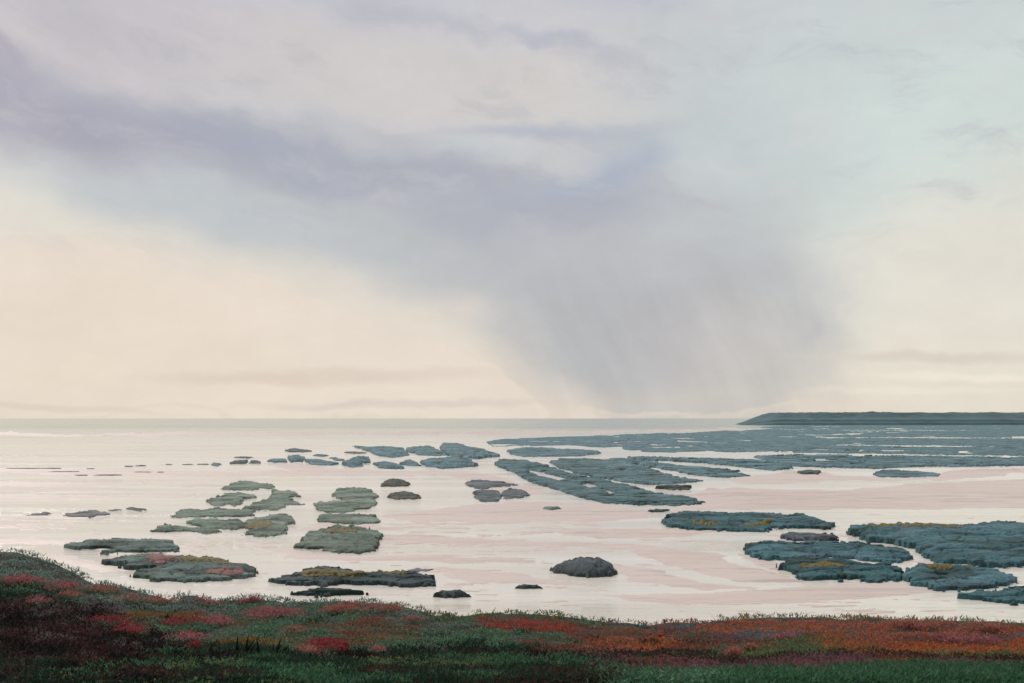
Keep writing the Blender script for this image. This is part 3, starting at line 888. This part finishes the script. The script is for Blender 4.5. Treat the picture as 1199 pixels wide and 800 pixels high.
# the face of the bank falling to the flats
rows = [(X3, Y3, Z3)]
for k, dY in ((.75, .5), (.4, 1.6), (.12, 3.2), (0, 5.0)):
    Yk = YE + dY + .25 * fbm(bx_ / 60, bx_ * 0 + dY, 21, 3)
    zk = Z3[-1] * k - (.3 if k == 0 else 0)
    rows.append((((bx_ - CX) / F * Yk)[None], Yk[None], zk[None]))
X3, Y3, Z3 = [np.concatenate([r[i] for r in rows], 0) for i in range(3)]
tag(mesh_obj('shore_bank', np.stack([X3, Y3, Z3], -1).reshape(-1, 3), grid_faces(*X3.shape), M_SOIL), kind='structure')


# --- plants of the bank
def leaves(cx, cy, cz, n, rx, ry, rz, size, cols, jit=.25, upright=.0, seed=0, wid=.42):
    """n little leaves spread through a cushion; returns verts (4n,3), faces, colours"""
    r = np.random.default_rng(seed)
    u = r.random(n) * 2 * np.pi
    w = np.sqrt(r.random(n))
    hx, hy = np.cos(u) * w, np.sin(u) * w
    top = np.sqrt(np.clip(1 - w * w, 0, 1))
    hz = top * (.45 + .55 * r.random(n) ** .5)
    p = np.stack([cx + hx * rx, cy + hy * ry, cz + hz * rz], -1)
    a = r.random(n) * 2 * np.pi
    tilt = (r.random(n) * .95 - .1) * (1 - upright) + upright * (1.2 + .35 * r.random(n))
    d = np.stack([np.cos(a) * np.cos(tilt), np.sin(a) * np.cos(tilt), np.sin(tilt)], -1)
    s = np.stack([-np.sin(a), np.cos(a), (r.random(n) - .5) * .8], -1)
    s /= np.linalg.norm(s, axis=1)[:, None]
    L = (size * (.6 + .8 * r.random(n)))[:, None]
    Wd = L * wid
    v = np.stack([p - s * Wd * .5, p + s * Wd * .5, p + d * L + s * Wd * .25, p + d * L - s * Wd * .25], 1)
    f = np.arange(4 * n).reshape(n, 4)
    ci = r.integers(0, len(cols), n)
    c = np.asarray(cols)[ci] * (1 + jit * (r.random((n, 1)) * 2 - 1)) * (1 + .12 * (r.random((n, 3)) * 2 - 1))
    return v.reshape(-1, 3), f, np.repeat(c, 4, 0)


class Bunch:
    def __init__(self):
        self.v, self.f, self.c, self.n = [], [], [], 0

    def add(self, v, f, c):
        self.v.append(v)
        self.f.append(f + self.n)
        self.c.append(c)
        self.n += len(v)

    def build(self, name, mat, parent=None, org=(0, 0, 0)):
        return mesh_obj(name, np.concatenate(self.v) - np.asarray(org), np.concatenate(self.f), mat, parent, False, np.concatenate(self.c))


PAL = {   # leaf colours, reflectance
    'sage': [(.20, .29, .23), (.24, .32, .26), (.15, .23, .18)],
    'green': [(.10, .22, .12), (.14, .26, .15), (.07, .165, .095)],
    'olive': [(.12, .17, .065), (.16, .20, .08), (.09, .135, .05)],
    'dark': [(.020, .050, .026), (.030, .066, .034), (.018, .046, .030)],
    'turf': [(.06, .16, .075), (.085, .19, .10), (.05, .13, .065)],
    'maroon': [(.050, .012, .013), (.026, .012, .010), (.075, .014, .016)],
    'black': [(.014, .012, .010), (.024, .014, .012), (.018, .018, .013)],
    'red': [(.44, .055, .026), (.50, .085, .035), (.32, .045, .026)],
    'rust': [(.52, .15, .045), (.44, .10, .045), (.38, .15, .055)],
    'coral': [(.52, .16, .11), (.46, .12, .07), (.42, .15, .09)],
    'brown': [(.24, .08, .05), (.18, .075, .04), (.28, .10, .06)],
    'umber': [(.055, .028, .018), (.04, .025, .018), (.07, .03, .02)],
    'dusty': [(.30, .27, .15), (.25, .23, .135), (.21, .19, .085)],
    'mauve': [(.19, .085, .095), (.15, .07, .08), (.24, .10, .12)],
    'orange': [(.30, .125, .015), (.22, .11, .018)],
    'blue': [(.13, .17, .19), (.17, .20, .21)],
}
FAMILY = {'sage': 'green_heath', 'green': 'green_heath', 'olive': 'green_heath', 'blue': 'green_heath', 'turf': 'green_heath',
          'dark': 'dark_turf', 'black': 'dark_turf',
          'maroon': 'red_heath', 'red': 'red_heath', 'rust': 'red_heath', 'brown': 'red_heath', 'mauve': 'red_heath', 'orange': 'red_heath', 'coral': 'red_heath', 'umber': 'red_heath', 'dusty': 'green_heath'}


def species(x, y, r, n, n2):
    """which plant grows at this spot of the bank"""
    e = edge(x)
    d = y - e                                   # below the rim
    x = x + 55 * (r.random() - .5) + 45 * n
    w = 7 * (r.random() - .5)
    crest = np.interp(x, [-100, 0, 100, 200, 330, 430, 520, 600, 680, 760, 840, 900, 1000, 1060, 1199], [712, 715, 732, 752, 765, 768, 757, 763, 768, 775, 780, 781, 770, 777, 778])
    if x < 720:
        if y > crest + w:
            if x < 180 and y < 772 + w:
                return 'maroon' if n > .1 else 'black'
            if y < crest + 9 and x < 640:
                return 'black' if n > -.3 and not 262 < x < 350 else 'dark'
            if n2 > .3:
                return 'turf' if n < .3 else 'olive'
            if n2 < -.4:
                return 'umber'
            if x < 260:
                return 'black' if n < .1 else 'dark'
            return 'dark'
        if x < 165 and y > 703 + w + max(0, (x - 60) * .18):
            return 'maroon' if n > -.25 else 'black'
        if x > 480 and d < 14 + w * .4 and x < 700:
            return 'olive'
        if x > 540 and d > 14:
            if y < 741 + w * .6 and x > 575:
                return 'red' if n > -.45 else 'brown'
            if x > 640:
                return 'brown' if n > -.3 else 'green'
            return 'green' if n2 > -.2 else 'dark'
        if d < np.interp(x, [0, 120, 260], [42, 30, 16]) + w and x < 260:
            return 'sage'
        if n2 > .55:
            return 'orange'
        if n > .55:
            return 'brown'
        if n < -.45:
            return 'dark'
        if d < 26:
            return 'green' if n2 < .0 else 'sage'
        return 'green' if n2 < .35 else 'olive'
    # right hand side
    low = np.interp(x, [720, 760, 860, 920, 1000, 1060, 1199], [788, 790, 789, 788, 782, 779, 783])
    if y > low + w * .4:
        return 'turf' if (x > 850 or n > .3) else 'green'
    if y > crest + w * .3:
        return 'mauve' if n > -.3 else 'brown'
    if y > crest - 5:
        return 'umber'
    yw = y + 5 * n + 2 * n2                    # bands of heath that wander along the bank
    if x > 830:
        if d < 9 + w * .4:
            return 'dusty' if n2 < .45 else 'olive'
        if yw < 727:
            return 'green' if n2 > -.1 else 'umber'
        if yw < 736:
            return 'coral'
        if yw < 742:
            return 'rust' if n > -.35 else 'olive'
        if yw < 748:
            return 'coral' if n2 > -.3 else 'brown'
        if yw < 752:
            return ('blue' if n > .1 else 'mauve') if x < 960 or x > 1090 else 'brown'
        if yw < 762:
            return 'rust' if x > 990 else ('olive' if n > .1 else 'brown')
        return 'rust' if x > 1000 and n > -.2 else ('olive' if n2 > -.35 else 'green')
    if d < 7 + w * .3:
        return 'brown' if x > 745 else 'olive'
    if yw < 729:
        return ('coral' if n > -.1 else 'mauve') if x > 780 else 'brown'
    if yw < 735:
        return 'umber' if n2 > .1 else ('rust' if n2 > -.4 else 'blue')
    if yw < 744:
        return 'rust' if n > -.4 else 'mauve'
    if yw < 750:
        return 'olive' if n2 > 0 else 'brown'
    if yw < 757:
        return 'rust' if n > .1 else 'umber'
    if yw < 764:
        return 'brown' if n < .2 else 'rust'
    return 'umber' if n2 > -.2 else 'coral'


# pink flowering patches on the bank, each one its own plant cushion
PINK = [(.40, .13, .14), (.50, .20, .20), (.34, .09, .11)]
CRIM = [(.31, .03, .042), (.24, .025, .035), (.36, .07, .075)]
SALM = [(.42, .16, .11), (.36, .13, .09), (.44, .20, .17)]
PATCHES = [
    (22, 681, 46, 11, PINK, 'pale rose flower patch at the left edge, highest on the bank'),
    (68, 689, 44, 12, PINK, 'rose flower patch second from the left edge, below the sage rim'),
    (118, 691, 32, 11, SALM, 'dusty salmon flower patch under a dark rim, third from the left edge'),
    (83, 699, 26, 8, SALM, 'small salmon flower patch tinged orange below the second rose patch'),
    (42, 707, 22, 7, PINK, 'small dull rose flower patch near the left edge, above the maroon heath'),
    (150, 703, 26, 8, SALM, 'salmon flower patch beside an orange streak, right of the dusty one'),
    (188, 705, 44, 9, SALM, 'long salmon flower patch with an orange lower edge under the sage bush'),
    (246, 700, 34, 9, PINK, 'soft pink flower patch right of the small sage bush'),
    (293, 700, 24, 10, PINK, 'soft pink round flower patch alone near the rim, left of the dark rock'),
    (124, 730, 34, 8, CRIM, 'crimson flower patch on the edge of the maroon heath'),
    (155, 740, 34, 14, CRIM, 'bright crimson flower patch beside the dark bare twigs'),
    (208, 732, 42, 9, CRIM, 'deep crimson flower patch right of the bright crimson one'),
    (250, 729, 46, 11, PINK, 'mixed rose flower patch joined to the deep crimson one'),
    (320, 720, 66, 13, PINK, 'largest pink flower patch, broad and bright, above the rusty streak'),
    (345, 742, 26, 5, SALM, 'thin pale salmon streak of flowers above the grass blades'),
    (390, 716, 26, 8, SALM, 'pale salmon flower patch right of the largest pink one'),
    (220, 751, 40, 6, PINK, 'thin rose flower streak behind the dark spikes'),
    (228, 760, 12, 8, CRIM, 'little crimson flower spot between the dark spikes'),
    (380, 758, 32, 17, CRIM, 'vivid crimson flower patch with pale lower edge, right of the grass blades'),
    (359, 766, 20, 8, SALM, 'small dull pink flower patch touching the vivid crimson one'),
    (405, 763, 10, 10, CRIM, 'tiny crimson flower spot right of the vivid crimson patch'),
    (404, 713, 42, 14, SALM, 'salmon flower patch near the rim, below the dark rock'),
    (450, 714, 42, 11, SALM, 'broad salmon flower patch right of the one below the dark rock'),
    (482, 729, 22, 6, PINK, 'small bright rose flower patch in the dark green, centre left'),
    (440, 767, 16, 6, SALM, 'small pale pink flower patch low on the bank, beside blue grey leaves'),
    (775, 747, 8, 5, SALM, 'little flower spot in the brown heath right of the red band'),
    (858, 768, 20, 8, SALM, 'small vermilion flower patch low in the right heath'),
    (880, 763, 16, 8, SALM, 'vermilion flower patch just right of the low one in the right heath'),
    (1075, 733, 80, 10, SALM, 'long coral flower patch beneath the dusty rim at the right'),
    (1150, 736, 50, 9, SALM, 'coral flower patch nearest the right edge'),
    (1140, 753, 60, 6, PINK, 'thin lilac pink flower streak near the right edge'),
    (915, 750, 30, 4, PINK, 'thin pink flower streak over blue grey leaves in the right heath'),
]


def in_patch(x, y):
    return any(((x - p[0]) / (p[2] * .5)) ** 2 + ((y - p[1]) / (p[3] * .5 + 1)) ** 2 < 1 for p in PATCHES)


bun = {k: Bunch() for k in set(FAMILY.values())}
rr = np.random.default_rng(11)
NP_ = 12000
qx = rr.uniform(-280, 1500, NP_)
qe = edge(qx)
qy = qe + 6 + rr.random(NP_) ** .85 * (862 - qe)
qn = fbm(qx / 55., qy / 9., 400, 4)
qm = fbm(qx / 90., qy / 6., 500, 3)
QX, QY, QZ = bank(qx, qy)
for i in range(NP_):
    x, y, e = float(qx[i]), float(qy[i]), float(qe[i])
    if in_patch(x, y - 3):
        continue
    sp = species(x, y, rr, qn[i], qm[i])
    X, Y, Z = float(QX[i]), float(QY[i]), float(QZ[i])
    k = 1.0 if y > e + 14 else .75
    rad = rr.uniform(.09, .22) * k
    hgt = rr.uniform(.04, .12) * k
    if sp in ('dark', 'black', 'turf'):
        v, f, c = leaves(X, Y, Z - .02, 55, rad, rad, hgt * .8, .032, PAL[sp], .35, .35, i, .3)
    elif sp in ('red', 'rust', 'brown', 'mauve', 'maroon', 'orange', 'coral', 'umber'):
        v, f, c = leaves(X, Y, Z - .02, 58, rad * 1.35, rad * .9, hgt * .9, .025, PAL[sp], .38, .1, i, .5)
    else:
        v, f, c = leaves(X, Y, Z - .02, 58, rad * 1.35, rad * .9, hgt * .9, .027, PAL[sp], .35, .1, i, .5)
    bun[FAMILY[sp]].add(v, f, c)
# thin upright blades that break the rim of the bank
for i in range(520):
    x = rr.uniform(-280, 1500)
    e = float(edge(x))
    y = e + 4 + 5 * rr.random()
    X, Y, Z = [float(v) for v in bank(np.float64(x), np.float64(y))]
    sp = species(x, y, rr, .1, .1)
    v, f, c = leaves(X, Y, Z - .02, 12, .12, .09, .06, .03 + .025 * rr.random(), PAL[sp], .3, .4, 9000 + i, .35)
    bun[FAMILY[sp]].add(v, f, c)
for k, b_ in bun.items():
    tag(b_.build(k, M_LEAF), kind='stuff',
        label={'green_heath': 'grey green and olive low plants covering the bank', 'red_heath': 'red, rust and mauve heath covering the bank',
               'dark_turf': 'very dark turf at the foot of the picture'}[k])

for i, (px, py, w, h, pal, label) in enumerate(PATCHES):
    X0, Y0, Z0 = [float(v) for v in bank(np.float64(px), np.float64(py + h * .35))]
    root = bpy.data.objects.new('flower_patch', None)
    scn.collection.objects.link(root)
    root.location = (X0, Y0, Z0)
    root.empty_display_size = .1
    tag(root, label, 'flowers', 'flowering patches on the bank')
    fo, fl = Bunch(), Bunch()
    r = np.random.default_rng(600 + i)
    nb = max(3, int(w * h / 28))
    for k in range(nb):
        u, a = math.sqrt(r.random()), r.random() * 6.283
        x = px + math.cos(a) * u * w * .46
        y = max(py + h * .25 + math.sin(a) * u * h * .34, float(edge(x)) + 13)
        X, Y, Z = [float(v) for v in bank(np.float64(x), np.float64(y))]
        rad = .12 + .10 * r.random()
        rad = min(rad, w / F * Y * .5)
        hh = .06 + .04 * r.random()
        v, f, c = leaves(X, Y, Z - .02, 30, rad, rad, hh * .85, .035, PAL['green'] if px < 700 else PAL['brown'], .3, .3, 7000 + i * 50 + k)
        fo.add(v, f, c)
        v, f, c = leaves(X, Y, Z + .015, 62, rad, rad * .9, hh, .026, pal, .22, .1, 8000 + i * 50 + k)
        fl.add(v, f, c)
    fo.build('foliage', M_LEAF, root, (X0, Y0, Z0))
    fl.build('blossoms', M_LEAF, root, (X0, Y0, Z0))


# dark grass blades and twigs standing up from the turf
def tuft(px, py, tall_px, lean, nb, label, name='grass_tuft', cat='grass tuft', group='dark grass blades on the bank'):
    X, Y, Z = [float(v) for v in bank(np.float64(px), np.float64(py))]
    r = np.random.default_rng(int(px * 31))
    V, Fc, C = [], [], []
    n0 = 0
    for b in range(nb):
        L = tall_px / F * Y * (1 if b == 0 else r.uniform(.5, .85))
        ang = lean + (0 if b == 0 else r.uniform(-.35, .35))
        ox, oy = r.uniform(-.03, .03), r.uniform(-.02, .02)
        wd = .013 * (1 if b == 0 else .8)
        K = 6
        for side in range(2):                      # two crossed strips give each blade a body
            for j in range(K + 1):
                t = j / K
                bend = ang * (.5 + .7 * t)
                cx, cz = ox + math.sin(bend) * L * t, math.cos(bend) * L * t
                ww = wd * (1 - t) ** .7 + .0008
                if side == 0:
                    V += [(cx - ww, oy, cz - .02), (cx + ww, oy, cz - .02)]
                else:
                    V += [(cx, oy - ww, cz - .02), (cx, oy + ww, cz - .02)]
            for j in range(K):
                q = n0 + 2 * j
                Fc.append((q, q + 1, q + 3, q + 2))
            n0 += 2 * (K + 1)
    V = np.array(V)
    o = mesh_obj(name, V, np.array(Fc), M_LEAF, None, True, np.tile([.012, .018, .012], (len(V), 1)))
    o.location = (X, Y, Z)
    tag(o, label, cat, group)


BLADES = [
    (278, 768, 29, .06, 2, 'leftmost upright dark grass blade of the row on the bank'),
    (284, 768, 29, .12, 2, 'second dark grass blade of the row, close beside the leftmost'),
    (289, 768, 26, .45, 2, 'third dark grass blade of the row, leaning right'),
    (301, 769, 26, -.10, 3, 'dark grass blade standing alone in the middle gap of the row'),
    (308, 769, 18, .75, 2, 'low dark grass blade bent far to the right'),
    (317, 770, 24, .5, 2, 'dark grass blade leaning right behind the bent low one'),
    (323, 770, 29, .25, 2, 'tall dark grass blade in the right half of the row'),
    (328, 770, 24, .6, 2, 'slanting dark grass blade second from the right end of the row'),
    (334, 771, 21, .7, 3, 'rightmost dark grass blade of the row, slanting strongly'),
]
for b_ in BLADES:
    tuft(*b_)
SPIKES = [
    (206, 768, 16, -.05, 3, 'dark spike left of the small crimson spot'),
    (246, 769, 20, .05, 4, 'tallest dark spike, right of the small crimson spot'),
    (171, 760, 18, .5, 3, 'forked dark twig right of the bright crimson patch'),
    (147, 757, 13, .45, 3, 'short dark twig in front of the bright crimson patch'),
    (137, 757, 11, .3, 2, 'low dark twig left of the bright crimson patch'),
    (258, 770, 14, -.2, 3, 'short dark spike just right of the tallest spike'),
]
for b_ in SPIKES:
    tuft(*b_, name='twig', cat='twig', group='dark twigs and spikes on the bank')
